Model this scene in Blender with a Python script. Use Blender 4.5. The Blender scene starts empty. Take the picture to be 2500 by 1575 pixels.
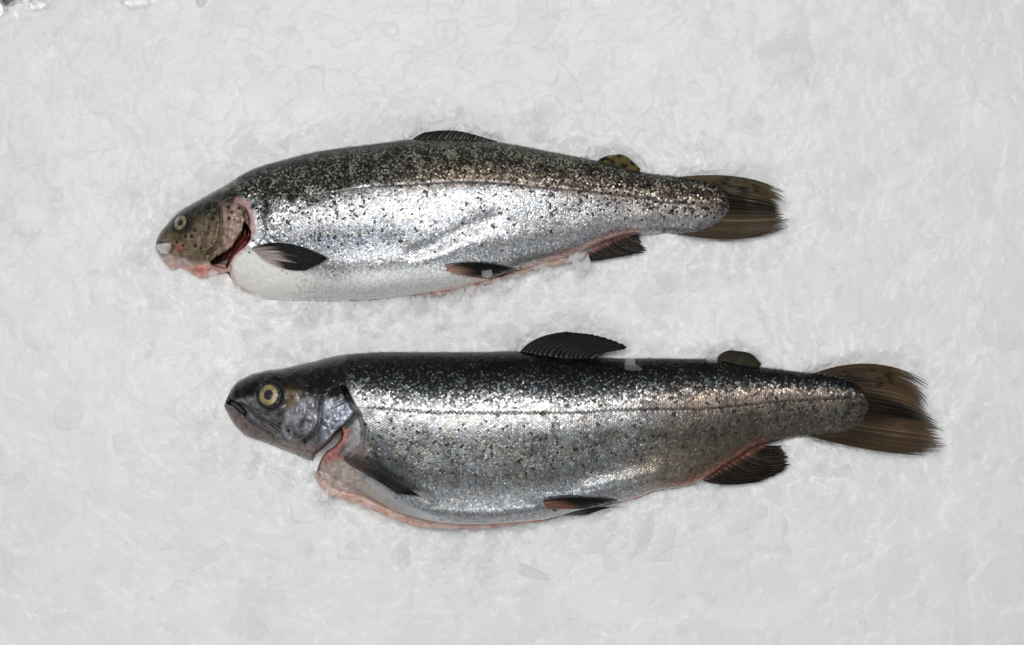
import bpy, math
import numpy as np

# ------------------------------------------------------------------ scale and camera
S = 0.00025            # metres per traced unit (the bed in view is 0.625 m wide)
D = 1.15               # camera height above the ice
CX, CY = 1250.0, 787.5
rng = np.random.default_rng(11)
scn = bpy.context.scene
COL = scn.collection

cam_d = bpy.data.cameras.new('camera'); cam = bpy.data.objects.new('camera', cam_d); COL.objects.link(cam)
cam.location = (0, 0, D); cam.rotation_euler = (0, 0, 0)
cam_d.sensor_width = 36; cam_d.lens = 36 * D / (2500 * S); cam_d.clip_start = 0.05; cam_d.clip_end = 50
scn.camera = cam

world = bpy.data.worlds.new('World'); scn.world = world; world.use_nodes = True
world.node_tree.nodes['Background'].inputs[0].default_value = (0.93, 0.97, 1.0, 1)
world.node_tree.nodes['Background'].inputs[1].default_value = 0.22

def area(name, loc, target, sx, sy, power, col=(1, 1, 1)):
    l = bpy.data.lights.new(name, 'AREA'); l.shape = 'RECTANGLE'; l.size = sx; l.size_y = sy
    l.energy = power; l.color = col
    o = bpy.data.objects.new(name, l); COL.objects.link(o); o.location = loc
    from mathutils import Vector
    o.rotation_euler = (Vector(target) - Vector(loc)).to_track_quat('-Z', 'Y').to_euler()
    return o
area('ceiling_lamp', (-0.14, 0.36, 1.75), (-0.03, 0.10, 0), 1.25, 0.62, 17.6, (1, 0.992, 0.985))
area('counter_lamp', (-0.03, -1.10, 1.05), (0, 0.05, 0), 0.55, 0.13, 3.0, (0.93, 0.97, 1))

scn.render.engine = 'CYCLES'
cy = scn.cycles; cy.max_bounces = 7; cy.diffuse_bounces = 4; cy.glossy_bounces = 3; cy.transmission_bounces = 2; cy.transparent_max_bounces = 64
cy.caustics_reflective = False; cy.caustics_refractive = False
vs = scn.view_settings
vs.view_transform = 'Standard'; vs.look = 'None'; vs.exposure = 0.0; vs.gamma = 1.0; vs.use_curve_mapping = False

# ------------------------------------------------------------------ helpers
def W(px, py, z):
    """plan position on the ice (traced units) at height z in metres -> world"""
    px = np.asarray(px, float); py = np.asarray(py, float); z = np.asarray(z, float) + 0 * px
    k = S * (D - z) / D
    return np.stack([(px - CX) * k, -(py - CY) * k, z], -1)

def hermite(pts):
    p = np.array(pts, float); x, y = p[:, 0], p[:, 1]
    dx = np.diff(x); sl = np.diff(y) / dx
    m = np.empty_like(y); m[0] = sl[0]; m[-1] = sl[-1]
    for i in range(1, len(x) - 1):                      # monotone-limited slopes
        a, b = sl[i - 1], sl[i]
        m[i] = 0 if a * b <= 0 else (dx[i - 1] + dx[i]) / (dx[i] / a + dx[i - 1] / b)
    def f(q):
        q = np.clip(np.asarray(q, float), x[0], x[-1])
        i = np.clip(np.searchsorted(x, q, 'right') - 1, 0, len(x) - 2)
        h = dx[i]; t = (q - x[i]) / h
        return ((2*t**3 - 3*t**2 + 1) * y[i] + (t**3 - 2*t**2 + t) * h * m[i]
                + (-2*t**3 + 3*t**2) * y[i+1] + (t**3 - t**2) * h * m[i+1])
    return f

def spline(pts, n):
    p = np.array(pts, float)
    if len(p) == 2:
        return p[0] + (p[1] - p[0]) * np.linspace(0, 1, n)[:, None]
    P = np.vstack([2*p[0] - p[1], p, 2*p[-1] - p[-2]])
    out = []
    for i in range(len(p) - 1):
        t = np.linspace(0, 1, 24, endpoint=False)[:, None]
        a, b, c, d = P[i], P[i+1], P[i+2], P[i+3]
        out.append(0.5 * (2*b + (c - a)*t + (2*a - 5*b + 4*c - d)*t**2 + (3*b - a - 3*c + d)*t**3))
    q = np.vstack(out + [p[-1:]])
    s = np.r_[0, np.cumsum(np.hypot(*np.diff(q[:, :2], axis=0).T))]
    u = np.linspace(0, s[-1], n)
    return np.stack([np.interp(u, s, q[:, k]) for k in range(q.shape[1])], -1)

def dist(X, Y, poly, closed=False):
    P = np.array(poly, float)
    if closed: P = np.vstack([P, P[:1]])
    best = np.full(np.shape(X), 1e9)
    for a, b in zip(P[:-1], P[1:]):
        ab = b - a; L = max(ab @ ab, 1e-9)
        t = np.clip(((X - a[0]) * ab[0] + (Y - a[1]) * ab[1]) / L, 0, 1)
        best = np.minimum(best, (X - a[0] - t*ab[0])**2 + (Y - a[1] - t*ab[1])**2)
    return np.sqrt(best)

def inside(X, Y, poly):
    P = np.array(poly, float); r = np.zeros(np.shape(X), bool)
    for (x1, y1), (x2, y2) in zip(P, np.roll(P, -1, axis=0)):
        if y1 == y2: continue
        c = (y1 > Y) != (y2 > Y)
        r ^= c & (X < (x2 - x1) * (Y - y1) / (y2 - y1) + x1)
    return r

def sdf(X, Y, poly):                                   # positive inside
    d = dist(X, Y, poly, True)
    return np.where(inside(X, Y, poly), d, -d)

def sm(a, b, x):
    t = np.clip((np.asarray(x, float) - a) / (b - a), 0, 1); return t*t*(3 - 2*t)

_tab = np.random.default_rng(5).random((256, 256))
def vnoise(x, y, s, off=0):
    x = np.asarray(x, float)/s + 37.3*off + 500; y = np.asarray(y, float)/s + 11.9*off + 500
    xi = np.floor(x).astype(int); yi = np.floor(y).astype(int)
    fx = x - xi; fy = y - yi; fx = fx*fx*(3-2*fx); fy = fy*fy*(3-2*fy)
    g = lambda i, j: _tab[(xi+i) % 256, (yi+j) % 256]
    return (g(0,0)*(1-fx) + g(1,0)*fx)*(1-fy) + (g(0,1)*(1-fx) + g(1,1)*fx)*fy
def fbm(x, y, s, off=0, o=3):
    v = 0; a = .5; t = 0
    for k in range(o):
        v = v + a*vnoise(x, y, s/2**k, off + k); t += a; a *= .5
    return v/t

def blend(c, m, col):
    m = np.asarray(m)[..., None]; return c*(1-m) + np.asarray(col, float)*m

def mesh_obj(name, V, F, mat, parent=None, attrs=None, smooth=True):
    me = bpy.data.meshes.new(name)
    V = np.ascontiguousarray(V, dtype=np.float32)
    me.vertices.add(len(V)); me.vertices.foreach_set('co', V.ravel())
    if isinstance(F, np.ndarray):
        n, k = F.shape; flat = F.ravel().astype(np.int32); st = np.arange(n, dtype=np.int32)*k
        tot = np.full(n, k, np.int32)
    else:
        flat = np.concatenate([np.asarray(f, np.int32).ravel() for f in F])
        tot = np.concatenate([np.full(len(f), f.shape[1], np.int32) for f in F])
        st = np.r_[0, np.cumsum(tot)[:-1]].astype(np.int32)
    me.loops.add(len(flat)); me.loops.foreach_set('vertex_index', flat)
    me.polygons.add(len(tot)); me.polygons.foreach_set('loop_start', st); me.polygons.foreach_set('loop_total', tot)
    me.polygons.foreach_set('use_smooth', np.full(len(tot), smooth, bool))
    me.update(calc_edges=True); me.validate()
    for k, v in (attrs or {}).items():
        v = np.asarray(v, np.float32)
        if v.ndim == 2:
            a = me.attributes.new(k, 'FLOAT_COLOR', 'POINT')
            a.data.foreach_set('color', np.c_[v, np.ones(len(v), np.float32)].astype(np.float32).ravel())
        else:
            a = me.attributes.new(k, 'FLOAT', 'POINT'); a.data.foreach_set('value', v)
    me.materials.append(mat)
    o = bpy.data.objects.new(name, me); COL.objects.link(o)
    if parent: o.parent = parent
    return o

def grid_faces(n, m, wrap=False):
    i, j = np.meshgrid(np.arange(n-1), np.arange(m if wrap else m-1), indexing='ij')
    j2 = (j+1) % m
    return np.stack([i*m+j, (i+1)*m+j, (i+1)*m+j2, i*m+j2], -1).reshape(-1, 4)

# ------------------------------------------------------------------ materials
def new_mat(name):
    m = bpy.data.materials.new(name); m.use_nodes = True
    nt = m.node_tree; return m, nt, nt.nodes['Principled BSDF'], nt.nodes['Material Output']
def attr(nt, name, out):
    n = nt.nodes.new('ShaderNodeAttribute'); n.attribute_name = name; return n.outputs[out]
def noise_bump(nt, bsdf, scale, strength, distance, kind='ShaderNodeTexNoise', detail=4):
    tc = nt.nodes.new('ShaderNodeTexCoord'); t = nt.nodes.new(kind); t.inputs['Scale'].default_value = scale
    if kind == 'ShaderNodeTexNoise': t.inputs['Detail'].default_value = detail
    nt.links.new(tc.outputs['Object'], t.inputs['Vector'])
    b = nt.nodes.new('ShaderNodeBump'); b.inputs['Strength'].default_value = strength; b.inputs['Distance'].default_value = distance
    nt.links.new(t.outputs[0], b.inputs['Height']); nt.links.new(b.outputs[0], bsdf.inputs['Normal'])
    return t, b

def skin_mat(name, rough, coat, bump, sss=0.0):
    m, nt, b, o = new_mat(name)
    nt.links.new(attr(nt, 'col', 'Color'), b.inputs['Base Color'])
    nt.links.new(attr(nt, 'metal', 'Fac'), b.inputs['Metallic'])
    b.inputs['Roughness'].default_value = rough
    b.inputs['Specular IOR Level'].default_value = 0.14
    b.inputs['Coat Weight'].default_value = coat; b.inputs['Coat Roughness'].default_value = 0.09
    b.inputs['Coat IOR'].default_value = 1.42
    if sss:
        b.inputs['Subsurface Weight'].default_value = sss
        b.inputs['Subsurface Radius'].default_value = (1, .45, .3); b.inputs['Subsurface Scale'].default_value = 0.003
    noise_bump(nt, b, 520, bump, 0.0010)
    return m
M_skin = skin_mat('wet_fish_skin', 0.38, 0.5, 0.28)
M_scale = skin_mat('fish_scale', 0.37, 0.2, 0.0)
M_flesh = skin_mat('wet_flesh', 0.4, 0.7, 0.6, 0.5)

def fin_mat():
    m, nt, b, o = new_mat('fin_membrane')
    nt.links.new(attr(nt, 'col', 'Color'), b.inputs['Base Color'])
    nt.links.new(attr(nt, 'alpha', 'Fac'), b.inputs['Alpha'])
    b.inputs['Roughness'].default_value = 0.45; b.inputs['Specular IOR Level'].default_value = 0.1
    b.inputs['Coat Weight'].default_value = 0.6; b.inputs['Coat Roughness'].default_value = 0.05; b.inputs['Coat IOR'].default_value = 1.4
    noise_bump(nt, b, 300, 0.16, 0.0010)
    return m
M_fin = fin_mat()

def ice_bed_mat():
    m, nt, b, o = new_mat('packed_ice')
    tc = nt.nodes.new('ShaderNodeTexCoord')
    n = nt.nodes.new('ShaderNodeTexNoise'); n.inputs['Scale'].default_value = 14; n.inputs['Detail'].default_value = 5
    r = nt.nodes.new('ShaderNodeValToRGB')
    r.color_ramp.elements[0].position = .3; r.color_ramp.elements[0].color = (0.855, 0.857, 0.855, 1)
    r.color_ramp.elements[1].position = .7; r.color_ramp.elements[1].color = (0.905, 0.90, 0.89, 1)
    nt.links.new(tc.outputs['Object'], n.inputs['Vector']); nt.links.new(n.outputs[0], r.inputs[0])
    mx = nt.nodes.new('ShaderNodeMix'); mx.data_type = 'RGBA'; mx.blend_type = 'MULTIPLY'; mx.inputs[0].default_value = 1
    nt.links.new(r.outputs[0], mx.inputs[6]); nt.links.new(attr(nt, 'frost', 'Color'), mx.inputs[7])
    nt.links.new(mx.outputs[2], b.inputs['Base Color'])
    b.inputs['Roughness'].default_value = 0.30; b.inputs['IOR'].default_value = 1.31
    b.inputs['Specular IOR Level'].default_value = 0.35
    b.inputs['Subsurface Weight'].default_value = 0.8; b.inputs['Subsurface Radius'].default_value = (1, 1, 1)
    b.inputs['Subsurface Scale'].default_value = 0.0036; b.subsurface_method = 'BURLEY'
    noise_bump(nt, b, 230, 0.18, 0.0014, detail=7)
    return m
M_bed = ice_bed_mat()

def flake_mat(name, alpha, rough=0.22, spec=0.5):
    m, nt, b, o = new_mat(name)
    b.inputs['Base Color'].default_value = (0.94, 0.94, 0.938, 1)
    b.inputs['Roughness'].default_value = rough; b.inputs['IOR'].default_value = 1.31
    b.inputs['Specular IOR Level'].default_value = spec
    noise_bump(nt, b, 260, 0.25, 0.001)
    tr = nt.nodes.new('ShaderNodeBsdfTransparent'); tr.inputs['Color'].default_value = (0.996, 0.997, 0.997, 1)
    m2 = nt.nodes.new('ShaderNodeMixShader'); m2.inputs[0].default_value = alpha
    nt.links.new(tr.outputs[0], m2.inputs[1]); nt.links.new(b.outputs[0], m2.inputs[2])
    nt.links.new(m2.outputs[0], o.inputs['Surface'])
    return m
M_flake = flake_mat('frosted_ice', 0.13); M_shard = flake_mat('jagged_ice', 0.24, 0.12, 0.8); M_white = flake_mat('white_ice', 0.42, 0.15, 0.8)
M_clear = flake_mat('clear_ice', 0.13, 0.08, 1.0)

def plain(name, col, rough, metal=0.0, coat=0.0):
    m, nt, b, o = new_mat(name)
    b.inputs['Base Color'].default_value = (*col, 1); b.inputs['Roughness'].default_value = rough
    b.inputs['Metallic'].default_value = metal; b.inputs['Coat Weight'].default_value = coat; b.inputs['Coat Roughness'].default_value = .05
    noise_bump(nt, b, 300, 0.15, 0.0005)
    return m
M_tray = plain('dark_tray', (0.16, 0.165, 0.17), 0.45, 0.3)
M_pupil = plain('pupil', (0.008, 0.011, 0.018), 0.25, 0, 0.3)
M_socket = plain('eye_rim', (0.02, 0.02, 0.018), 0.3, 0, 0.6)
def iris_mat():
    m, nt, b, o = new_mat('iris')
    nt.links.new(attr(nt, 'col', 'Color'), b.inputs['Base Color'])
    b.inputs['Roughness'].default_value = 0.35; b.inputs['Metallic'].default_value = 0.35
    b.inputs['Coat Weight'].default_value = 0.5; b.inputs['Coat Roughness'].default_value = 0.05
    return m
M_iris = iris_mat()
def cornea_mat():
    m, nt, b, o = new_mat('cornea')
    g = nt.nodes.new('ShaderNodeBsdfGlossy'); g.inputs['Roughness'].default_value = 0.04
    t = nt.nodes.new('ShaderNodeBsdfTransparent'); f = nt.nodes.new('ShaderNodeFresnel'); f.inputs[0].default_value = 1.36
    mx = nt.nodes.new('ShaderNodeMixShader')
    nt.links.new(f.outputs[0], mx.inputs[0]); nt.links.new(t.outputs[0], mx.inputs[1]); nt.links.new(g.outputs[0], mx.inputs[2])
    nt.links.new(mx.outputs[0], o.inputs['Surface'])
    return m
M_cornea = cornea_mat()

# ------------------------------------------------------------------ the two trout: traced data
Z0 = 0.007
A = dict(
 top=[(380,600),(383,588),(388,575),(393,567),(407,550),(426,528),(451,509),(477,495),(508,477),(540,460),(572,441),(590,428),(619,414),(651,403),(698,390),(761,374),(825,363),(888,355),(950,347),(1011,340),(1090,339),(1150,341),(1216,347),(1280,358),(1343,371),(1406,383),(1460,393),(1510,406),(1564,419),(1599,426),(1637,430),(1687,436),(1724,442),(1749,451),(1770,466),(1780,484)],
 bot=[(380,602),(383,613),(388,622),(394,632),(404,645),(413,654),(423,658),(435,653),(448,655),(461,660),(477,672),(490,679),(515,673),(540,667),(559,664),(563,672),(568,684),(578,699),(600,711),(619,719),(666,731),(746,733),(825,733),(888,732),(963,725),(1027,717),(1102,707),(1169,690),(1216,675),(1270,659),(1327,641),(1375,629),(1420,614),(1454,598),(1487,586),(1525,576),(1562,572),(1600,571),(1632,570),(1662,573),(1699,570),(1724,562),(1749,551),(1770,535),(1780,516)],
 thick=[(380,1.5),(386,5),(400,9),(440,15),(500,20),(560,24),(700,28),(900,30),(1100,29),(1300,24),(1500,16),(1650,10),(1740,6.5),(1772,3.2),(1780,1.4)],
 lat=[(380,545),(560,480),(600,476),(761,475),(900,456),(995,451),(1122,443),(1201,445),(1311,456),(1420,466),(1500,475),(1574,485),(1624,494),(1780,500)],
 p=2.25, sp=5.7)
A['vtop'] = A['top']; A['vbot'] = A['bot']
B = dict(
 top=[(548,988),(551,984),(556,981),(560,976),(562,962),(569,945),(580,934),(593,926),(619,914),(652,906),(685,902),(718,895),(751,888),(784,879),(817,871),(850,866),(899,862),(949,860),(1080,860),(1149,860),(1217,859),(1272,858),(1330,866),(1390,873),(1454,873),(1543,875),(1620,875),(1700,877),(1749,878),(1800,888),(1851,895),(1903,902),(1947,908),(1978,911),(2005,911),(2048,919),(2092,936),(2112,953),(2120,976)],
 bot=[(548,992),(551,998),(556,1008),(562,1020),(569,1031),(577,1042),(586,1051),(596,1061),(606,1067),(619,1069),(652,1082),(685,1095),(734,1113),(751,1121),(762,1121),(768,1116),(771,1124),(774,1150),(778,1172),(786,1194),(800,1200),(825,1203),(850,1207),(899,1219),(932,1236),(982,1256),(1031,1269),(1080,1277),(1149,1281),(1183,1281),(1251,1276),(1320,1270),(1371,1258),(1406,1248),(1457,1238),(1508,1226),(1560,1213),(1604,1197),(1645,1192),(1680,1186),(1720,1168),(1790,1127),(1862,1087),(1903,1077),(1932,1071),(1961,1067),(1990,1067),(2019,1066),(2060,1061),(2090,1052),(2110,1035),(2120,1014)],
 thick=[(548,2),(554,4),(565,8),(590,13),(650,19),(720,24),(800,28),(950,31),(1150,32),(1350,29),(1550,23),(1750,16),(1900,11),(2000,8),(2080,5.5),(2112,3),(2120,1.4)],
 lat=[(548,960),(850,990),(949,998),(1080,1007),(1388,1008),(1525,1001),(1700,1000),(1787,994),(1903,982),(2120,971)],
 p=2.15, sp=6.4)
B['vtop'] = B['top']
B['vbot'] = [(548,992),(556,1008),(569,1031),(586,1051),(606,1067),(652,1082),(685,1095),(734,1115),(790,1150),(850,1186),(899,1212),(932,1232)] + [q for q in B['bot'] if q[0] > 960]

slit_A = [(596,540),(606,552),(613,566),(612,584),(600,600),(583,613),(570,625),(560,643),(556,655),(543,655),(520,648),(512,640),(530,625),(553,613),(568,601),(578,583),(590,566)]
slit_B = [(834,1042),(839,1060),(832,1077),(819,1092),(799,1105),(789,1119),(781,1136),(775,1154),(764,1152),(761,1126),(765,1110),(778,1097),(791,1087),(805,1075),(818,1056)]
mouth_B = [(549,976),(562,974),(576,980),(590,989),(604,1006),(600,1016),(586,1009),(570,993),(552,985)]

def prep(Fd):
    for k in ('top', 'bot', 'vtop', 'vbot', 'thick', 'lat'): Fd['f_'+k] = hermite(Fd[k])
prep(A); prep(B)

grooves_A = [  # (polyline, depth mm, width px)
 ([(537,503),(541,530),(540,560),(537,580),(527,602),(508,617)], 1.6, 3.0),
 ([(578,485),(593,507),(602,532),(605,551)], 2.2, 3.5),
 ([(383,592),(397,594),(418,600),(440,612),(458,612)], 2.0, 3.5),
 ([(397,580),(425,582),(452,590),(463,606)], 0.9, 2.5),
 ([(560,478),(585,487),(607,500),(625,520)], 0.8, 3.0),
 ([(613,585),(640,580),(645,560),(636,530)], 0.5, 3.0),
 ([(515,500),(510,540),(500,580)], 0.7, 3.5),
 ([(430,640),(460,650),(500,645)], 1.0, 4)]
grooves_B = [
 ([(785,972),(783,1000),(781,1022),(775,1045),(760,1066),(735,1078)], 1.8, 3.2),
 ([(838,946),(850,972),(861,992),(871,1007),(863,1020),(838,1044)], 2.6, 3.6),
 ([(586,985),(605,998),(630,1018),(655,1032),(678,1046),(690,1062)], 2.6, 3.0),
 ([(580,992),(600,1016),(628,1040),(664,1060)], 2.6, 3.0),
 ([(620,1000),(650,1010),(690,1002),(725,985),(735,960)], 0.9, 3.5),
 ([(741,965),(745,1000),(735,1030),(715,1055)], 0.8, 3.5),
 ([(800,1000),(830,985),(845,975)], 0.5, 2.5),
 ([(790,1040),(815,1050),(830,1042)], 0.7, 2.5),
 ([(690,1085),(730,1095),(760,1100)], 1.0, 2.5),
 ([(876,1010),(887,1050),(880,1090),(850,1115)], 1.0, 3.5)]

def surf_A(X, Y):
    d = np.zeros_like(X)
    for pl, dep, w in grooves_A: d -= 1.35*dep*np.exp(-(dist(X, Y, spline(pl, 24))/(1.3*w))**2)
    # opercle and cheek plates stand proud, the shoulder behind them lies lower
    d += 1.6*sm(-6, 6, sdf(X, Y, [(540,505),(577,487),(594,509),(603,534),(605,550),(590,566),(578,582),(568,601),(550,612),(541,600),(543,560)]))
    d += 0.8*sm(-6, 8, sdf(X, Y, [(470,520),(535,508),(538,565),(520,605),(490,615),(470,590)]))
    d += 1.0*sm(-3, 5, sdf(X, Y, [(398,583),(425,585),(452,592),(462,605),(452,616),(425,612),(400,596)]))
    # collapsed belly: soft creases
    d += -1.1*np.exp(-(dist(X, Y, spline([(1010,620),(1080,590),(1130,560),(1200,535)], 20))/20)**2)
    d += 0.8*np.exp(-(dist(X, Y, spline([(1030,640),(1110,610),(1190,590),(1300,580)], 20))/24)**2)
    d += -0.8*np.exp(-(dist(X, Y, spline([(640,590),(800,605),(960,600)], 20))/36)**2)
    d += 0.5*np.exp(-(dist(X, Y, spline([(800,655),(900,640),(1000,640)], 20))/30)**2)
    d += 0.9*(fbm(X, Y*1.4, 120, 3) - .5)*sm(520, 700, X)*sm(430, 520, Y)
    d += -0.35*np.exp(-((Y - A['f_lat'](X))/2.2)**2)*sm(590, 620, X)
    return d
def deep_A(X, Y): return sm(-1.0, 4.0, sdf(X, Y, slit_A)), 0.004
def surf_B(X, Y):
    d = np.zeros_like(X)
    for pl, dep, w in grooves_B: d -= 1.25*dep*np.exp(-(dist(X, Y, spline(pl, 24))/(1.25*w))**2)
    d += 1.8*sm(-6, 6, sdf(X, Y, [(790,975),(838,950),(850,973),(870,1007),(862,1019),(836,1043),(815,1063),(790,1090),(780,1070),(786,1020)]))
    d += 0.9*sm(-6, 10, sdf(X, Y, [(690,1000),(735,965),(780,975),(780,1030),(755,1068),(700,1075),(680,1045)]))
    d += 1.0*sm(-3, 6, sdf(X, Y, [(588,988),(625,1012),(676,1044),(690,1066),(650,1060),(610,1030),(590,1006)]))
    d += 1.5*sm(40, 25, np.hypot((X-660)/1.05, Y-966)) - 2.4*sm(36, 28, np.hypot(X-658, Y-966))
    d += -1.6*np.exp(-(dist(X, Y, spline([(870,1120),(940,1160),(1040,1215)], 20))/18)**2)*1.0
    d += 2.0*np.exp(-(dist(X, Y, spline([(1040,1255),(1180,1262),(1300,1245)], 20))/26)**2)
    d += 2.4*np.exp(-(dist(X, Y, spline([(1440,1200),(1520,1180),(1600,1165)], 20))/24)**2)
    d += 0.8*(fbm(X, Y*1.4, 130, 8) - .5)*sm(850, 1000, X)
    d += -0.35*np.exp(-((Y - B['f_lat'](X))/2.4)**2)*sm(880, 920, X)
    return d
def deep_B(X, Y):
    a = sm(-1.0, 4.0, sdf(X, Y, slit_B)); b = sm(-1.0, 4.0, sdf(X, Y, mouth_B))
    return np.maximum(a, b), np.where(a >= b, -0.012, 0.004)
A['plow'] = lambda X: 2.25 + .9*sm(700, 900, X)*sm(1700, 1500, X)
B['plow'] = lambda X: 2.15 + 1.6*sm(900, 1050, X)*sm(1780, 1620, X)
A['surf'], A['deep'] = surf_A, deep_A
B['surf'], B['deep'] = surf_B, deep_B

def height(Fd, X, Y, detail=True):
    """height of the fish's upper side above the ice plane, in metres"""
    yt, yb = Fd['f_top'](X), Fd['f_bot'](X)
    vt, vb = Fd['f_vtop'](X), Fd['f_vbot'](X)
    b = Fd['f_thick'](X)*1e-3; p = Fd['p']
    t = np.clip((Y - (yt+yb)/2) / np.maximum((yb-yt)/2, 1e-3), -1, 1)
    tv = np.clip((Y - (vt+vb)/2) / np.maximum((vb-vt)/2, 1e-3), -1, 1)
    pl = Fd['plow'](X); p = np.where(tv > 0, pl, p)
    hv = b*(1 - np.abs(tv)**p)**(1/p)
    fl = np.minimum(0.004, b*0.4)*np.sqrt(np.clip(1 - np.abs(t)**8, 0, 1))
    h = np.sqrt(hv**2 + fl**2)
    edge = np.sqrt(np.clip(1 - np.abs(t)**10, 0, 1))
    if detail:
        hd = sm(1, 0, (X - Fd['top'][0][0] - 270 - 90*(Y > 1090))/60)
        h = h + (Fd['surf'](X, Y) + hd*(2.0*(fbm(X, Y, 26, 77)-.5) + 1.0*(fbm(X, Y, 9, 78, 2)-.5)))*1e-3*edge
    z = Z0 + h
    m, zd = Fd['deep'](X, Y)
    return z*(1-m) + zd*m

# ------------------------------------------------------------------ skin colour: pigment, plus a painted flank reflection
def spots_mask(X, Y, sp):
    m = np.zeros_like(X)
    for x, y, r in sp:
        k = (np.abs(X-x) < 2*r) & (np.abs(Y-y) < 2*r)
        if k.any():
            q = np.hypot(X[k]-x, (Y[k]-y))/r + (vnoise(X[k], Y[k], 4, 9)-.5)*.7
            m[k] = np.maximum(m[k], sm(1.15, .75, q))
    return m

def make_spots(Fd, n, x0, x1, dens, rmin, rmax):
    out = []
    while len(out) < n:
        x = rng.uniform(x0, x1); t, b = Fd['f_top'](x), Fd['f_bot'](x); r = rng.random()
        y = t + (b-t)*r
        if rng.random() < dens(x, y, r): out.append((x, y, rng.uniform(rmin, rmax)))
    return out
A['spots'] = (make_spots(A, 820, 600, 1780, lambda x, y, r: (1 if y < A['f_lat'](x) else (.30 if r < .66 else .03))*(1.6 if x > 1560 else 1), 2.4, 4.4)
   + [(452,577,5),(468,577,5.5),(477,600,5),(490,606,4),(503,602,4),(432,592,4.5),(447,600,3.5),(476,562,5),(510,555,4),(520,533,5),(527,500,5),(558,505,5.5),(566,518,4),(560,533,4.5),(573,536,4),(555,480,7),(525,520,5),(505,520,4),(583,508,4),(618,505,6),(630,533,4),(618,587,4.5),(500,480,5),(540,470,4),(485,510,4)])
B['spots'] = (make_spots(B, 480, 880, 2110, lambda x, y, r: (.9 if .42 < r < .72 else (.5 if r < .42 else .05))*(1.3 if x > 1600 else 1), 2.4, 4.3)
   + [(684,1033,5),(704,1052,5),(728,946,4),(745,1080,4),(720,930,4)])

def pig_A(X, Y):
    yt, yb, lat = A['f_top'](X), A['f_bot'](X), A['f_lat'](X)
    r = (Y-yt)/(yb-yt); n = fbm(X, Y, 60, 1); n2 = fbm(X, Y, 22, 2)
    c = np.zeros(X.shape + (3,)) + (0.545, 0.55, 0.56); metal = np.full(X.shape, .72)
    back = sm(34, -26, Y - lat + 40*(n-.5) - 48*sm(930, 620, X)*sm(.2, .8, n2))
    c = blend(c, back, (0.13, 0.125, 0.105)); 
    c = blend(c, back*sm(.45, .7, n2)*.8, (0.035, 0.035, 0.028))
    c = blend(c, sm(900, 1150, X)*np.exp(-((Y-lat+14)/24)**2)*.55, (0.36, 0.25, 0.21))
    c = blend(c, sm(1250, 1600, X)*sm(.2, .5, r)*sm(.85, .6, r)*.5, (0.42, 0.36, 0.31))
    c = blend(c, sm(.42, .6, r)*np.exp(-((X-850)/190)**2)*sm(.78, .66, r)*.75, (0.25, 0.275, 0.315))  # bluish-grey mid flank: mostly a reflection, painted into the skin colour
    c = blend(c, sm(.1, 0, r), (0.05, 0.05, 0.042))
    belly = sm(-10, 34, Y - np.interp(X, [560,640,800,1000,1100,1280,1420,1560,1700],[600,628,655,640,648,640,600,560,590]) + 26*(n-.5))
    c = blend(c, belly*.92, (0.88, 0.86, 0.825)); metal *= 1 - .72*belly; metal *= 1 - .35*back
    c = blend(c, sm(1270, 1380, X)*sm(1590, 1530, X)*sm(34, 4, yb-Y)*.7, (0.66, 0.36, 0.30))
    c = blend(c, sm(1000, 1120, X)*sm(1590, 1530, X)*sm(16, 3, yb-Y)*.6, (0.70, 0.42, 0.34))
    c = blend(c, sm(1560, 1640, X)*sm(.7, 1, r)*.7, (0.24, 0.20, 0.16))
    sp = spots_mask(X, Y, A['spots'])
    c = blend(c, sp*.93*sm(1.0, .8, belly), (0.012, 0.012, 0.014)); metal *= 1 - .8*sp
    return c, metal
def pig_B(X, Y):
    yt, yb, lat = B['f_top'](X), B['f_bot'](X), B['f_lat'](X)
    r = (Y-yt)/(yb-yt); n = fbm(X, Y, 60, 11); n2 = fbm(X, Y, 24, 12)
    c = np.zeros(X.shape + (3,)) + (0.23, 0.24, 0.245); metal = np.full(X.shape, .7)
    c = blend(c, sm(.45, .7, fbm(X, Y*1.3, 18, 14))*.5, (0.20, 0.17, 0.125))
    c = blend(c, np.exp(-((Y-lat+6)/52)**4), (0.50, 0.495, 0.495))
    c = blend(c, sm(1450, 1720, X)*.9, (0.155, 0.13, 0.10))
    c = blend(c, sm(1450, 1800, X)*np.exp(-((Y-lat+25)/30)**2)*.7, (0.36, 0.28, 0.23))
    back = sm(.34, .16, r + .12*(n-.5))
    c = blend(c, back, (0.052, 0.056, 0.058))
    c = blend(c, sm(.2, .06, r), (0.012, 0.013, 0.013))
    c = blend(c, sm(.5, .75, n2)*sm(1.0, .5, r)*.55, (0.05, 0.05, 0.045))
    low = sm(.72, .9, r)
    c = blend(c, low*.8*sm(1700, 1550, X), (0.62, 0.63, 0.65))
    c = blend(c, sm(.62, .8, r)*np.exp(-((X-1640)/110)**2)*.7, (0.38, 0.31, 0.23))
    c = blend(c, sm(1560, 1700, X)*sm(36, 4, yb-Y)*.75*sm(1900,1840,X), (0.42, 0.17, 0.12))
    metal *= 1 - .25*back
    flap = sm(-8, 14, sdf(X, Y, [(770,1130),(838,1120),(880,1158),(930,1200),(990,1240),(1060,1275),(1110,1300),(1080,1310),(760,1260)]))
    c = blend(c, flap*.9, (0.40, 0.355, 0.31)); c = blend(c, flap*sm(.4, .65, n2)*.5, (0.26, 0.23, 0.20)); metal *= 1 - .8*flap
    sp = spots_mask(X, Y, B['spots'])
    c = blend(c, sp*.9*(1-flap), (0.012, 0.013, 0.016)); metal *= 1 - .8*sp
    return c, metal

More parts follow.
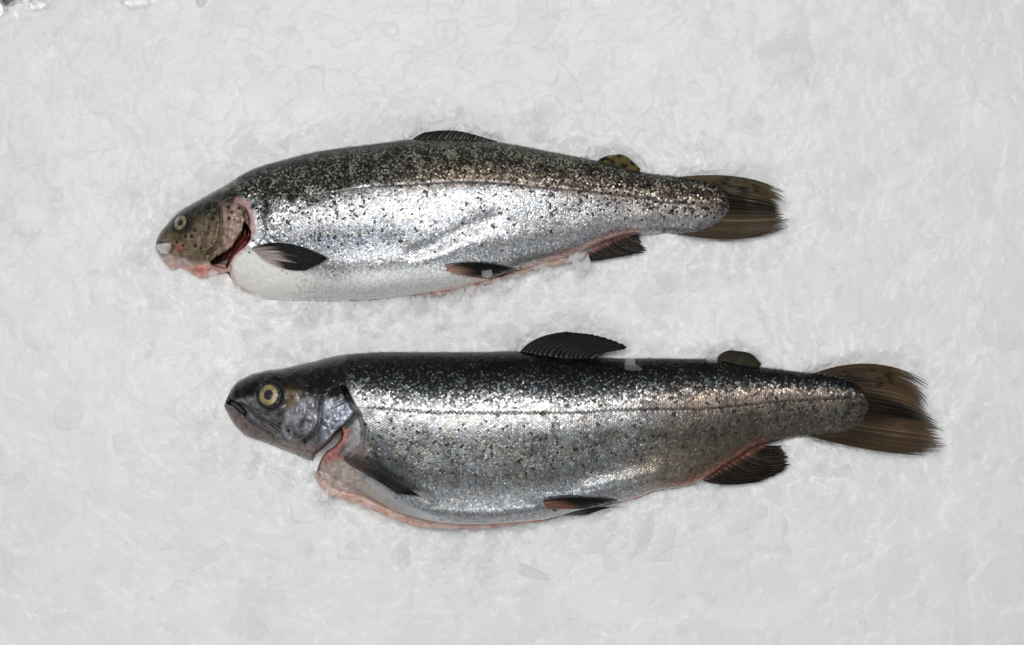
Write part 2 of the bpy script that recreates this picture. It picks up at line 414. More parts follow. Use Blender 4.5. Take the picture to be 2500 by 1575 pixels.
def head_A(X, Y, c, metal):
    n = fbm(X, Y, 26, 21); n2 = fbm(X, Y, 10, 22)
    hm = sm(-3, 5, -(X - np.interp(Y, [430,470,500,540,580,600,740],[577,577,600,632,636,596,566]))) * sm(760, 640, X)
    metal = metal*(1 - hm) + hm*.45*sm(.45, .65, fbm(X, Y, 14, 27))*sm(470, 520, X)
    hc = np.zeros(X.shape + (3,)) + (0.17, 0.135, 0.08)
    hc = blend(hc, sm(.4, .7, n)*.6, (0.30, 0.21, 0.15))
    hc = blend(hc, sm(26, -6, Y - np.interp(X, [380,440,520,600],[572,540,512,486])), (0.016, 0.017, 0.012))
    hc = blend(hc, sm(36, 22, np.hypot(X-442, Y-545))*.9, (0.022, 0.024, 0.018))
    hc = blend(hc, sm(-5, 8, sdf(X, Y, [(540,506),(577,492),(594,511),(603,534),(605,552),(590,568),(578,584),(568,603),(545,615),(520,625),(541,590)])), (0.48, 0.33, 0.29))
    hc = blend(hc, sm(.52, .7, n2)*.5*sm(500,560,X), (0.52, 0.34, 0.30))
    hc = blend(hc, sm(-4, 6, sdf(X, Y, [(392,585),(425,586),(455,594),(465,606),(452,622),(420,618),(396,604)])), (0.30, 0.19, 0.15))
    hc = blend(hc, sm(2, 20, Y - np.interp(X, [380,400,440,480,520,560],[588,606,618,628,630,620])), (0.60, 0.47, 0.44))
    hc = blend(hc, sm(20, 38, Y - np.interp(X, [380,430,470,500,560],[600,620,622,616,616])), (0.85, 0.48, 0.43))
    hc = blend(hc, sm(26, 6, np.hypot(X-487, (Y-662)*1.2))*.8, (0.92, 0.30, 0.22))
    hc = blend(hc, sm(14, 4, np.hypot(X-437, Y-606))*.5, (0.48, 0.13, 0.13))
    hc = blend(hc, sm(8, 2, np.hypot((X-378)/2, Y-582))*.0, (0, 0, 0))
    hc = hc*(.22 + 1.0*fbm(X, Y, 9, 24, 3))[..., None]*np.array([1.0, .98, .92]); hc = blend(hc, sm(.60, .75, fbm(X, Y, 13, 25))*.45*sm(620, 600, Y), (0.06, 0.055, 0.04))
    c = c*(1-hm[..., None]) + hc*hm[..., None]
    # shoulder: pink inner rim and white band behind the gill opening
    sh = dist(X, Y, spline([(580,488),(603,500),(617,522),(619,552),(612,578),(596,600),(574,622)], 30))
    c = blend(c, sm(11, 5, sh), (0.55, 0.36, 0.36)); metal = metal*(1 - .9*sm(12, 5, sh))
    sh2 = dist(X, Y, spline([(628,520),(634,555),(630,580),(612,598)], 30))
    c = blend(c, sm(14, 6, sh2), (0.74, 0.74, 0.76))
    thr = sm(-4, 12, sdf(X, Y, [(558,640),(575,622),(612,602),(680,640),(760,670),(800,740),(560,760)]))
    c = blend(c, thr, (0.87, 0.84, 0.80)); metal = metal*(1 - thr)
    rim = dist(X, Y, [(613,585),(590,604),(571,623),(561,642),(563,672),(578,699),(619,719)])
    c = blend(c, sm(8, 2, rim)*.6, (0.66, 0.33, 0.28))
    sp = spots_mask(X, Y, A['spots'][-25:]); c = blend(c, sp*.93, (0.014, 0.014, 0.012))
    g = sm(-1, 2.5, sdf(X, Y, slit_A))
    c = blend(c, g, (0.10, 0.016, 0.013)); metal = metal*(1-g)
    return c, metal, hm
def head_B(X, Y, c, metal):
    n = fbm(X, Y, 26, 31); n2 = fbm(X, Y, 9, 32)
    hm = sm(-3, 5, -(X - np.interp(Y, [860,905,935,975,1008,1050,1100,1130,1240],[838,846,845,864,880,892,880,836,775]))) * sm(900, 890, X)
    hc = np.zeros(X.shape + (3,)) + (0.13, 0.127, 0.13); hmet = np.full(X.shape, .45)
    hc = blend(hc, sm(.42, .68, n), (0.30, 0.295, 0.33))
    hc = blend(hc, sm(.5, .7, n2)*.5, (0.06, 0.058, 0.06))
    op = sm(-5, 8, sdf(X, Y, [(788,982),(812,962),(842,965),(868,1006),(836,1042),(815,1062),(792,1088),(784,1050)]))
    hc = blend(hc, op, (0.34, 0.345, 0.42)); hmet = np.maximum(hmet, .8*op)
    ck = sm(-5, 10, sdf(X, Y, [(690,1010),(752,965),(778,975),(778,1030),(750,1062),(700,1050)]))
    hc = blend(hc, ck*.7, (0.40, 0.39, 0.44)); hmet = np.maximum(hmet, .7*ck)
    hc = blend(hc, sm(10, -10, Y - np.interp(X, [548,600,660,720,780,850],[975,978,958,955,964,976]) + 20*(n-.5)), (0.006, 0.0065, 0.0055))
    hc = blend(hc, np.exp(-((X-712)/22)**2 - ((Y-965)/18)**2)*.7, (0.20, 0.14, 0.045))
    hc = blend(hc, np.exp(-((X-705)/12)**2 - ((Y-980)/12)**2)*.6, (0.26, 0.15, 0.04))
    hc = blend(hc, sm(44, 30, np.hypot(X-662, Y-966)), (0.018, 0.018, 0.016))
    jaw = sm(-6, 10, Y - np.interp(X, [548,575,600,650,700,780],[990,1005,1022,1052,1072,1090]))
    hc = blend(hc, jaw, (0.165, 0.125, 0.11)); hmet = hmet*(1 - .7*jaw)
    hc = blend(hc, jaw*sm(660, 740, X)*.6, (0.26, 0.20, 0.19))
    hc = blend(hc, sm(12, 3, np.hypot(X-575, (Y-995)))*.0, (0, 0, 0))
    hc = hc*(.45 + 1.1*fbm(X, Y, 9, 34, 3))[..., None]; hc = blend(hc, sm(.56, .72, fbm(X, Y, 15, 35))*.6, (0.035, 0.035, 0.034))
    hmet = hmet*sm(.25, .6, fbm(X, Y, 12, 36))
    c = c*(1-hm[..., None]) + hc*hm[..., None]; metal = metal*(1-hm) + hmet*hm
    cl = sm(-9, 14, sdf(X, Y, [(868,1018),(885,1040),(888,1085),(862,1108),(838,1116),(845,1085),(856,1050)]))
    c = blend(c, cl, (0.36, 0.33, 0.34)); metal = metal*(1-.4*cl)
    pk = sm(-6, 9, sdf(X, Y, [(836,1044),(856,1050),(842,1085),(826,1108),(836,1120),(800,1135),(778,1150),(784,1117),(797,1102),(817,1089),(830,1074)]))
    c = blend(c, pk, (0.50, 0.22, 0.19)); c = blend(c, pk*sm(.4, .7, n2), (0.34, 0.10, 0.085)); metal = metal*(1-pk)
    fl = sm(-10, 16, sdf(X, Y, [(776,1140),(800,1130),(838,1120),(880,1152),(900,1180),(860,1195),(800,1190),(772,1180)]))
    c = blend(c, fl, (0.47, 0.385, 0.34)); c = blend(c, fl*sm(.45, .65, n2)*.6, (0.34, 0.27, 0.24)); metal = metal*(1-fl)
    rb = sm(-3, 8, sdf(X, Y, [(874,1085),(905,1075),(915,1120),(900,1140),(862,1116)]))
    c = blend(c, rb*.3, (0.36, 0.22, 0.12)); metal = metal*(1-.5*rb)
    g = sm(-1.5, 1.5, sdf(X, Y, slit_B)); c = blend(c, g, (0.40, 0.14, 0.11)); metal = metal*(1-g)
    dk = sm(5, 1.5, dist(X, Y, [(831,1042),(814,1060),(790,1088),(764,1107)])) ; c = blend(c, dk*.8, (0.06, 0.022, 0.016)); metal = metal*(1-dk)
    g = sm(-1.5, 2, sdf(X, Y, mouth_B)); c = blend(c, g, (0.008, 0.007, 0.007)); metal = metal*(1-g)
    tx_ = sm(.1, .3, cl + pk + fl)*(.55 + .9*fbm(X, Y, 7, 37, 2)) + (1 - sm(.1, .3, cl + pk + fl)); c = c*tx_[..., None]
    sp = spots_mask(X, Y, B['spots'][-5:]); c = blend(c, sp*.9, (0.01, 0.01, 0.011))
    return c, metal, hm
A['pig'], A['head'] = pig_A, head_A
B['pig'], B['head'] = pig_B, head_B

# ------------------------------------------------------------------ body, scales
def build_body(Fd, root):
    x0, x1 = Fd['top'][0][0], Fd['top'][-1][0]
    xs = np.r_[x0, x0+.6, np.arange(x0+2, x0+350, 1.25), np.arange(x0+351, x1-1, 2.4), x1-.5, x1]
    N, Mb = 230, 24
    th = np.linspace(0, math.pi, N+1); t = -np.cos(th)
    t = .8*t + .2*np.linspace(-1, 1, N+1)
    X = np.repeat(xs[:, None], N+1, 1); yt, yb = Fd['f_top'](xs), Fd['f_bot'](xs)
    Y = ((yt+yb)/2)[:, None] + ((yb-yt)/2)[:, None]*t[None]
    Z = height(Fd, X, Y)
    Z[:, 0] = Z0; Z[:, -1] = Z0
    tb = np.linspace(math.pi, 0, Mb+1)[1:-1]; tb = -np.cos(tb)
    Xb = np.repeat(xs[:, None], Mb-1, 1); Yb = ((yt+yb)/2)[:, None] + ((yb-yt)/2)[:, None]*tb[None]
    m, zd = Fd['deep'](Xb, Yb)
    Zb = Z0 - .55*Fd['f_thick'](xs)[:, None]*1e-3*np.sqrt(1-tb**2)[None] - .0005
    Zb = np.where(m > .05, np.minimum(Zb, -0.014), Zb)
    V = np.concatenate([W(X, Y, Z), W(Xb, Yb, Zb)], 1); n, R = V.shape[:2]
    Xa = np.concatenate([X, Xb], 1); Ya = np.concatenate([Y, Yb], 1)
    c, met = Fd['pig'](Xa, Ya); c, met, hm = Fd['head'](Xa, Ya, c, met)
    c = np.clip(c, .004, .95)
    k0 = V.reshape(-1, 3); F = grid_faces(n, R, True)
    ctr = np.array([V[0].mean(0), V[-1].mean(0)]); k = n*R
    i = np.arange(R); j = (i+1) % R
    caps = np.concatenate([np.stack([np.full(R, k), i, j], -1), np.stack([np.full(R, k+1), (n-1)*R+j, (n-1)*R+i], -1)])
    cc = c.reshape(-1, 3); mm = met.ravel()
    return mesh_obj('body', np.vstack([k0, ctr]), [F, caps], M_skin, root,
                    dict(col=np.vstack([cc, cc[:1], cc[-1:]]), metal=np.r_[mm, 0, 0]))

def build_scales(Fd, root, which):
    sp = Fd['sp']; du = sp*.80
    x0, x1 = (572, 1779) if which == 'A' else (838, 2118)
    PX, PY = [], []
    for ci, x in enumerate(np.arange(x0, x1, du)):
        yt, yb = Fd['f_top'](x), Fd['f_bot'](x)
        y = np.linspace(yt+.5, yb-.5, 260); z = height(Fd, np.full(260, x), y, False)/S
        s = np.r_[0, np.cumsum(np.hypot(np.diff(y), np.diff(z)))]
        sl = np.interp(Fd['f_lat'](x), y, s)
        k = np.arange(-90, 90); q = sl + (k + .5*(ci % 2) + .25)*sp
        q = q[(q > 2) & (q < s[-1]-2)]
        PY.append(np.interp(q, s, y)); PX.append(np.full(len(q), x))
    X = np.concatenate(PX); Y = np.concatenate(PY)
    X = X + rng.normal(0, .9, len(X)); Y = Y + rng.normal(0, .5, len(X))
    c, met = Fd['pig'](X, Y); _, _, hm = Fd['head'](X, Y, c, met)
    keep = hm < .3
    if which == 'A':
        keep &= sdf(X, Y, [(555,640),(575,620),(615,598),(645,600),(690,640),(730,690),(690,760),(550,760)]) < rng.normal(-18, 16, len(X))
        keep &= dist(X, Y, spline([(580,488),(603,500),(617,522),(619,552),(612,578),(596,600),(574,622)], 30)) > 13
        keep &= sdf(X, Y, [(604,520),(640,540),(640,592),(600,600)]) < 0
    else:
        keep &= sdf(X, Y, [(760,1120),(838,1100),(862,1100),(890,1155),(950,1205),(1000,1232),(1060,1268),(1110,1300),(760,1300)]) < rng.normal(-8, 6, len(X))
        keep &= X > np.interp(Y, [860,905,935,975,1008,1050,1100,1160],[842,850,850,868,884,896,905,860])
    keep &= (Fd['f_bot'](X) - Y > 3)
    m, _ = Fd['deep'](X, Y); keep &= m < .02
    X, Y, c, met = X[keep], Y[keep], c[keep], met[keep]
    n = len(X); r = (Y - Fd['f_top'](X)) / (Fd['f_bot'](X)-Fd['f_top'](X)); lat = Fd['f_lat'](X)
    # individual scales: silver plates of unequal reflectance, dark ones among them on the back
    lum = rng.lognormal(0, .25 if which == 'A' else .22, n)
    back = sm(10, -30, Y - lat - 75*sm(900, 640, X)*fbm(X, Y, 30, 45)*1.6) if which == 'A' else sm(.38, .2, r)
    if which == 'A':
        dk = rng.random(n) < .30*sm(95, 0, Y - lat)*sm(1000, 640, X) + .12*sm(70, 10, np.abs(Y - lat))*sm(1200, 1500, X)
        c[dk] *= .12
    pr = .5 if which == 'A' else .12 + .5*sm(.06, .3, r)
    plate = np.where(rng.random(n) < pr, rng.uniform(2.0, 7.0, n)*(.85 if which == 'A' else 1.0), rng.uniform(.25, .9, n))
    lum = lum*(1-back) + plate*back
    tint = 1 + rng.normal(0, 1, (n, 1))*np.array([[.05, .0, -.065]]) + rng.normal(0, .025, (n, 3))
    if which == 'A': tint = tint*(1 + back[:, None]*np.array([[.02, .02, -.04]])*sm(700, 1200, X)[:, None]*2)
    else: tint = tint*(1 + back[:, None]*np.array([[-.01, .0, .01]]))
    wb = (.6*sm(.5, .15, met)*(back < .3))[:, None]; c = np.clip(c*(lum[:, None]*tint*(1-wb) + wb), .006, .93)
    ll = np.exp(-((Y-lat)/2.6)**2); c = c*(1 - .55*ll[:, None])
    e = 2.0
    zc = height(Fd, X, Y)
    P = W(X, Y, zc); tx = W(X+e, Y, height(Fd, X+e, Y)) - W(X-e, Y, height(Fd, X-e, Y))
    ty = W(X, Y-e, height(Fd, X, Y-e)) - W(X, Y+e, height(Fd, X, Y+e))
    nn = np.cross(tx, ty); nn /= np.linalg.norm(nn, axis=1)[:, None]
    e1 = tx/np.linalg.norm(tx, axis=1)[:, None]; e2 = np.cross(nn, e1)
    # tilt: tailward edge lifted, plus random and patchy tilt
    jt = (.70 if which == 'A' else .54)*(1 + 1.0*back)
    if which == 'A': jt = jt*(1 - .3*sm(.5, .2, met))
    a1 = .05 + jt*(rng.normal(0, .07, n) + .16*(fbm(X, Y, 40, 41)-.5))
    a2 = jt*(rng.normal(0, .075, n) + .20*(fbm(X, Y, 40, 43)-.5))
    f1 = e1*np.cos(a1)[:, None] + nn*np.sin(a1)[:, None]
    n2 = np.cross(f1, e2); f2 = e2*np.cos(a2)[:, None] + n2*np.sin(a2)[:, None]
    n3 = np.cross(f1, f2)
    ang = np.arange(8)*math.pi/4 + math.pi/8
    rad = sp*S*.60*rng.uniform(.92, 1.06, n)*(1 - .20*back)
    sag = rad*.13
    ring = (P[:, None] + rad[:, None, None]*(np.cos(ang)[None, :, None]*f1[:, None]*1.05 + np.sin(ang)[None, :, None]*f2[:, None])
            + n3[:, None]*(.00010 - sag*.6)[:, None, None])
    mid = P + n3*(.00010 + sag*.4)[:, None]
    V = np.concatenate([mid[:, None], ring], 1)                     # n,9,3
    rim_dark = np.where(back > .5, .42, .56); rim_dark = rim_dark + (.86 - rim_dark)*sm(.5, .15, met)*(back < .3)
    cv = np.concatenate([c[:, None], np.repeat((c*rim_dark[:, None])[:, None], 8, 1)], 1)
    i = np.arange(8); tri = np.stack([np.zeros(8, int), 1+i, 1+(i+1) % 8], -1)
    F = (np.arange(n)[:, None, None]*9 + tri[None]).reshape(-1, 3)
    mv = np.repeat(np.clip(met*1.12, 0, .95)[:, None], 9, 1)
    o = mesh_obj('scales', V.reshape(-1, 3), F, M_scale, root, dict(col=cv.reshape(-1, 3), metal=mv.ravel()))
    o['kind'] = 'stuff'
    return o

# ------------------------------------------------------------------ fins
def build_fin(name, Fd, root, base, mid, tip, nr, zt, colf, fray=.06, amp=.00028, alpha=(1, 1), lift=.0008, zb=None, rays=True, gap=None, label=None, drape=False):
    per = 8; n = nr*per + 1; m = 26
    if not rays: amp = 0
    u = np.linspace(0, 1, n)
    b, c, t = spline(base, n), spline(mid, n), spline(tip, n)
    rl = rng.uniform(-1, 1, nr+1)*.5; rl += .8*(vnoise(np.arange(nr+1)*1., np.zeros(nr+1), 2.5, nr)-.5)
    kn = np.r_[0, np.cumsum(rng.uniform(.45, 1.55, nr))]; kn /= kn[-1]
    un = np.interp(u, kn, np.arange(nr+1.))                    # uneven spacing of the rays
    ph = un % 1.0; tri = 1 - np.abs(2*ph - 1)                  # 0 on a ray, 1 between rays
    idx = np.clip((un + .5).astype(int), 0, nr)
    vm = 1 + .32*fray - fray*(.9*tri + .6*(rl[idx] + .5))
    vm[0] = vm[-1] = 1
    if gap is not None: vm = vm - gap(u)
    v = np.linspace(0, 1, m)[None, :]*vm[:, None]
    def pos(b, c, t, v):
        v = v[..., None]; b, c, t = b[:, None], c[:, None], t[:, None]
        return b*(1-v)*(1-2*v) + c*4*v*(1-v) + t*v*(2*v-1)
    P = pos(b, c, t, v)
    X, Y = P[..., 0], P[..., 1]
    def zof(X, Y, v, u):
        xb = np.clip(X, Fd['top'][0][0], Fd['top'][-1][0]-1)
        onb = sm(-3, 3, np.minimum(Y - Fd['f_top'](xb), Fd['f_bot'](xb) - Y)) * (X < Fd['top'][-1][0])
        hb = height(Fd, xb, np.clip(Y, Fd['f_top'](xb), Fd['f_bot'](xb)), False)
        zz = zt(u, v) if callable(zt) else (Z0 if zb is None else zb)*(1-v) + zt*v
        if not drape: return zz
        k = .0015
        return np.where(onb > .01, np.logaddexp(zz/k, (hb*onb + zz*(1-onb) + lift)/k)*k, zz)
    U = np.repeat(u[:, None], m, 1)
    Z = zof(X, Y, v, U) + (amp*np.cos(2*math.pi*un)[:, None] + .0007*(fbm(X, Y, 30, 51)-.5))*sm(0, .15, v)
    top = W(X, Y, Z); bot = W(X, Y, Z - .0004)
    rnd = rng.normal(1, .22, nr+1)[idx][:, None]
    col, al = colf(U, v, X, Y)
    col = np.clip(col*(rnd + .18*(fbm(X, Y, 14, 52)-.5))[..., None], .004, .9)
    stripe = (1 - (.40 if rays else 0)*sm(-.4, .5, np.cos(2*math.pi*un + .8*np.sin(u*40))))[:, None, None]
    col = col*stripe
    al = np.clip(al, 0, 1)
    F = grid_faces(n, m); k = n*m
    ring = np.r_[np.arange(m), np.arange(1, n)*m + m-1, (n-1)*m + np.arange(m-2, -1, -1), np.arange(n-2, 0, -1)*m]
    side = np.stack([ring, np.roll(ring, -1), np.roll(ring, -1)+k, ring+k], -1)
    V = np.vstack([top.reshape(-1, 3), bot.reshape(-1, 3)])
    C2 = np.tile(col.reshape(-1, 3), (2, 1)); A2 = np.tile(al.ravel(), 2)
    o = mesh_obj(name, V, np.vstack([F, F[:, ::-1]+k, side]), M_fin, root, dict(col=C2, alpha=A2))
    if label: o['label'] = label
    if rays:
        Vs, Fs, Cs, As = [], [], [], []; kk = 0; mr = 16
        for q in range(nr+1):
            i = int(round(kn[q]*(n-1)))
            vv = np.linspace(.0, 1, mr)[None]*min(vm[i], 1.08)
            Pq = pos(b[i:i+1], c[i:i+1], t[i:i+1], vv)[0]
            zz = zof(Pq[:, 0], Pq[:, 1], vv[0], np.full(mr, kn[q])) + amp + .0007*(fbm(Pq[:, 0], Pq[:, 1], 30, 51)-.5)*sm(0, .15, vv[0])
            tg = np.gradient(Pq, axis=0); tg /= np.linalg.norm(tg, axis=1)[:, None] + 1e-9
            nrm = np.stack([-tg[:, 1], tg[:, 0]], -1)
            w = np.linspace(1.0, .45, mr)[:, None]*1.15
            Vq = np.stack([W(*(Pq + nrm*w).T, zz), W(*Pq.T, zz + .00034), W(*(Pq - nrm*w).T, zz), W(*Pq.T, zz-.0003)], 1)
            Vs.append(Vq.reshape(-1, 3)); Fs.append(grid_faces(mr, 4, True) + kk); kk += mr*4
            cq, aq = colf(np.full((1, mr), kn[q]), vv, Pq[None, :, 0], Pq[None, :, 1])
            Cs.append(np.repeat(cq[0]*.75, 4, 0)); As.append(np.repeat(np.clip(aq[0]+.15, 0, 1), 4))
        r = mesh_obj('fin_rays', np.vstack(Vs), np.vstack(Fs), M_fin, o, dict(col=np.clip(np.vstack(Cs), .004, .9), alpha=np.concatenate(As)))
        r['kind'] = 'stuff'
    return o

def tube(name, path, root, colf, mat, nseg=70, ns=14, flat=.6):
    """path: (x, y, half width px, z mm)"""
    q = spline(path, nseg); tg = np.gradient(q[:, :2], axis=0); tg /= np.linalg.norm(tg, axis=1)[:, None]
    nrm = np.stack([-tg[:, 1], tg[:, 0]], -1); a = np.arange(ns)*2*math.pi/ns
    w = q[:, 2][:, None]*(1 + .7*(fbm(q[:, 0], q[:, 1], 30, 61)-.5))[:, None]
    X = q[:, 0][:, None] + nrm[:, 0][:, None]*w*np.cos(a); Y = q[:, 1][:, None] + nrm[:, 1][:, None]*w*np.cos(a)
    X = X + 1.6*(vnoise(X, Y, 7, 62)-.5); Y = Y + 2.4*(vnoise(X, Y, 9, 63)-.5)
    Z = q[:, 3][:, None]*1e-3 + w*S*flat*np.sin(a) + .0008*(vnoise(X, Y, 9, 64)-.5)
    V = W(X, Y, Z).reshape(-1, 3); n = nseg
    k = len(V); ends = np.array([W(q[0, 0], q[0, 1], q[0, 3]*1e-3), W(q[-1, 0], q[-1, 1], q[-1, 3]*1e-3)])
    i = np.arange(ns); j = (i+1) % ns
    caps = np.concatenate([np.stack([np.full(ns, k), j, i], -1), np.stack([np.full(ns, k+1), (n-1)*ns+i, (n-1)*ns+j], -1)])
    c = colf(X, Y).reshape(-1, 3); c = np.vstack([c, c[:1], c[-1:]])
    return mesh_obj(name, np.vstack([V, ends]), [grid_faces(n, ns, True), caps], mat, root, dict(col=c, metal=np.zeros(len(c))))

def build_eye(Fd, root, x, y, rx, ry, rp, rot, col):
    e = 14.0
    P = W(x, y, height(Fd, np.array([x]), np.array([y]), False)[0])
    tx = W(x+e, y, height(Fd, np.array([x+e]), np.array([y]), False)[0]) - W(x-e, y, height(Fd, np.array([x-e]), np.array([y]), False)[0])
    ty = W(x, y-e, height(Fd, np.array([x]), np.array([y-e]), False)[0]) - W(x, y+e, height(Fd, np.array([x]), np.array([y+e]), False)[0])
    nz = np.cross(tx, ty); nz /= np.linalg.norm(nz); nz = nz*.75 + np.array([0, 0, .25]); nz /= np.linalg.norm(nz)
    e1 = tx/np.linalg.norm(tx); e1 -= nz*(e1@nz); e1 /= np.linalg.norm(e1); e2 = np.cross(nz, e1)
    ca, sa = math.cos(rot), math.sin(rot)
    def dome(name, prof, mat, parent, cf=None, fx=rx*S, fy=ry*S, oz=0.0):
        ns = 40; a = np.arange(ns)*2*math.pi/ns
        R = np.array([q[0] for q in prof]); H = np.array([q[1] for q in prof])
        lx = R[:, None]*np.cos(a)*fx; ly = R[:, None]*np.sin(a)*fy
        gx = lx*ca - ly*sa; gy = lx*sa + ly*ca
        V = P + gx[..., None]*e1 + gy[..., None]*e2 + (H[:, None, None]*fx + oz)*nz
        at = None
        if cf is not None:
            at = dict(col=cf(R[:, None] + 0*a, a[None] + 0*R[:, None]).reshape(-1, 3))
        return mesh_obj(name, V.reshape(-1, 3), grid_faces(len(R), ns, True), mat, parent, at)
    t = np.linspace(0, 1, 10)
    eye = dome('eye', [(1.22*(1-.999*q), -.10 + .26*(1-(1-q)**2)) for q in t], M_socket, root, oz=-.0003)
    def ic(R, a):
        w = vnoise(np.cos(a)*9+20, np.sin(a)*9+R*6, 1.0, 71)
        c = np.zeros(R.shape + (3,)) + np.array(col)
        c = blend(c, sm(.45, .75, w)*.75, np.array(col)*.3)
        return blend(c, sm(.88, 1, R)*.8, (0.08, 0.07, 0.04))
    dome('iris', [(1.0-(1-.8*rp/rx)*q, .17 + .04*q) for q in t], M_iris, eye, ic)
    dome('pupil', [((rp/rx)*(1-.999*q), .212 + .012*(1-(1-q)**2)) for q in t], M_pupil, eye)
    dome('cornea', [(1.04*(1-.999*q), .165 + .16*(1-(1-q)**2)) for q in t], M_cornea, eye)
    return eye

def empty(name, x, y, label, cat, group):
    o = bpy.data.objects.new(name, None); COL.objects.link(o); o.empty_display_size = .02
    o['label'] = label; o['category'] = cat
    if group: o['group'] = group
    return o

def colconst(c1, c2=None, a1=1, a2=1, vm=.5):
    c1 = np.array(c1); c2 = c1 if c2 is None else np.array(c2)
    def f(U, v, X, Y):
        k = sm(vm-.3, vm+.3, v + 0*U); return c1*(1-k[..., None]) + c2*k[..., None], a1*(1-k) + a2*k
    return f
BLK = (0.012, 0.011, 0.010)
def flesh_col(pal):
    def f(X, Y):
        n = fbm(X, Y, 26, 81); n2 = fbm(X, Y, 11, 82)
        c = np.zeros(X.shape + (3,)) + pal[0]; c = blend(c, sm(.4, .65, n), pal[1]); return blend(c, sm(.58, .72, n2)*.7, pal[2])
    return f
PALE = [(0.60, 0.40, 0.33), (0.68, 0.53, 0.46), (0.52, 0.20, 0.16)]
RED = [(0.52, 0.16, 0.12), (0.62, 0.28, 0.21), (0.36, 0.06, 0.05)]

# ---- upper trout
TA = empty('trout', 1150, 540, 'pale silvery trout with speckled back, white belly and gaping pink mouth, above the dark-backed one', 'fish', None)
build_body(A, TA); build_scales(A, TA, 'A')
build_eye(A, TA, 442, 545, 15.5, 18.5, 7.0, -.25, (0.42, 0.37, 0.18))
tail_spots_A = make_spots(A, 1, 600, 601, lambda *a: 1, 3, 4)[:0] + [(rng.uniform(1740, 1850), rng.uniform(434, 475), rng.uniform(3.6, 6.0)) for _ in range(34)]
def tailA(U, v, X, Y):
    c = np.zeros(X.shape + (3,)) + (0.145, 0.110, 0.052)
    c = blend(c, sm(.5, .7, U), (0.135, 0.095, 0.062))
    c = blend(c, np.exp(-((U-.47)/.13)**4)*.9, (0.014, 0.012, 0.009))
    c = blend(c, spots_mask(X, Y, tail_spots_A)*.95, (0.012, 0.010, 0.008))
    c = blend(c, sm(.7, 1, v)*.6, (0.34, 0.26, 0.19))
    return c, 1 - .45*sm(.6, 1, v)
build_fin('tail_fin', A, TA, [(1650,434),(1715,450),(1745,476),(1750,500),(1746,524),(1718,550),(1650,570)],
          [(1800,432),(1832,460),(1848,482),(1850,500),(1850,520),(1832,556),(1792,584)],
          [(1916,469),(1921,484),(1903,494),(1903,507),(1914,519),(1926,550),(1905,562)], 26,
          lambda U, v: Z0 + .0022*sm(.5, 0, v) + .0008 + .0065*np.exp(-((U-.15)/.26)**2)*sm(0, .5, v) - .0045*np.exp(-((U-.48)/.10)**2)*sm(0, .3, v) + .003*np.exp(-((U-.75)/.2)**2)*v, tailA, fray=.20, amp=.0005, gap=lambda u: .09*np.exp(-((u-.10)/.02)**2) + .10*np.exp(-((u-.30)/.025)**2) + .08*np.exp(-((u-.62)/.02)**2) + .05*np.exp(-((u-.8)/.015)**2))
build_fin('dorsal_fin', A, TA, [(1006,344),(1060,345),(1110,346),(1160,347),(1214,351)], [(1018,333),(1066,331),(1112,332),(1158,337),(1214,347)],
          [(1038,323),(1078,318),(1122,320),(1166,331),(1214,345)], 13, .010, colconst((0.035, 0.032, 0.026), BLK), fray=.02, zb=.010)
def adA(U, v, X, Y):
    c = np.zeros(X.shape + (3,)) + (0.115, 0.088, 0.02)
    k = spots_mask(X, Y, [(1480,386,8),(1495,396,7),(1522,406,8),(1545,398,7),(1512,381,6),(1470,390,6)])
    return blend(c, k, (0.012, 0.011, 0.008)), np.ones(X.shape)
build_fin('adipose_fin', A, TA, [(1458,394),(1500,403),(1562,420)], [(1468,386),(1514,390),(1563,415)], [(1488,379),(1524,379),(1564,412)], 6, .012, adA, fray=.0, rays=False, zb=.010)
build_fin('anal_fin', A, TA, [(1404,636),(1450,606),(1490,586),(1554,571)], [(1440,637),(1503,617),(1530,597),(1557,573)], [(1472,635),(1578,614),(1568,597),(1560,573)], 14, .007,
          lambda U, v, X, Y: (blend(np.zeros(X.shape + (3,)) + (0.36, 0.17, 0.14), sm(.0, .20, v), (0.024, 0.018, 0.013)), 1 - .1*v), fray=.10)
build_fin('pelvic_fin', A, TA, [(1086,649),(1094,660),(1108,668)], [(1170,642),(1174,662),(1160,677)], [(1268,660),(1242,670),(1206,682)], 11, .013,
          lambda U, v, X, Y: (blend(np.zeros(X.shape + (3,)) + (0.56, 0.36, 0.27), np.clip(sm(.02, .45, v) + .6*sm(.5, 0, U)*sm(0, .2, v), 0, 1)*sm(1.15, .6, U*.9), (0.016, 0.014, 0.013)), 1 - .1*v), fray=.03, drape=True)
build_fin('pectoral_fin', A, TA, [(614,606),(622,614),(640,631)], [(702,595),(714,620),(700,657)], [(803,632),(797,640),(752,658)], 13, .010,
          lambda U, v, X, Y: (blend(np.zeros(X.shape + (3,)) + (0.66, 0.57, 0.53), np.clip(sm(.04, .40, v + .42*(.45-U) + .5*(vnoise(U*13, v*2, 1.0, 3)-.5)), 0, 1), (0.011, 0.010, 0.011)), np.ones(X.shape)), fray=.05, lift=.0022, amp=.0004, drape=True)
tube('cut_flesh', [(1012,719,2,8),(1060,714,6,9),(1102,706,7,10),(1169,690,7,10),(1216,676,7,10),(1270,659,8,10),(1327,642,10,10),(1375,632,10,9),(1405,620,4,9)], TA, flesh_col(PALE), M_flesh)
tube('throat_flesh', [(425,640,5,10),(455,648,10,12),(480,655,15,12),(500,658,15,12),(525,655,12,11),(552,650,7,9)], TA, flesh_col([(0.66, 0.36, 0.31), (0.72, 0.47, 0.42), (0.66, 0.17, 0.13)]), M_flesh, 50)

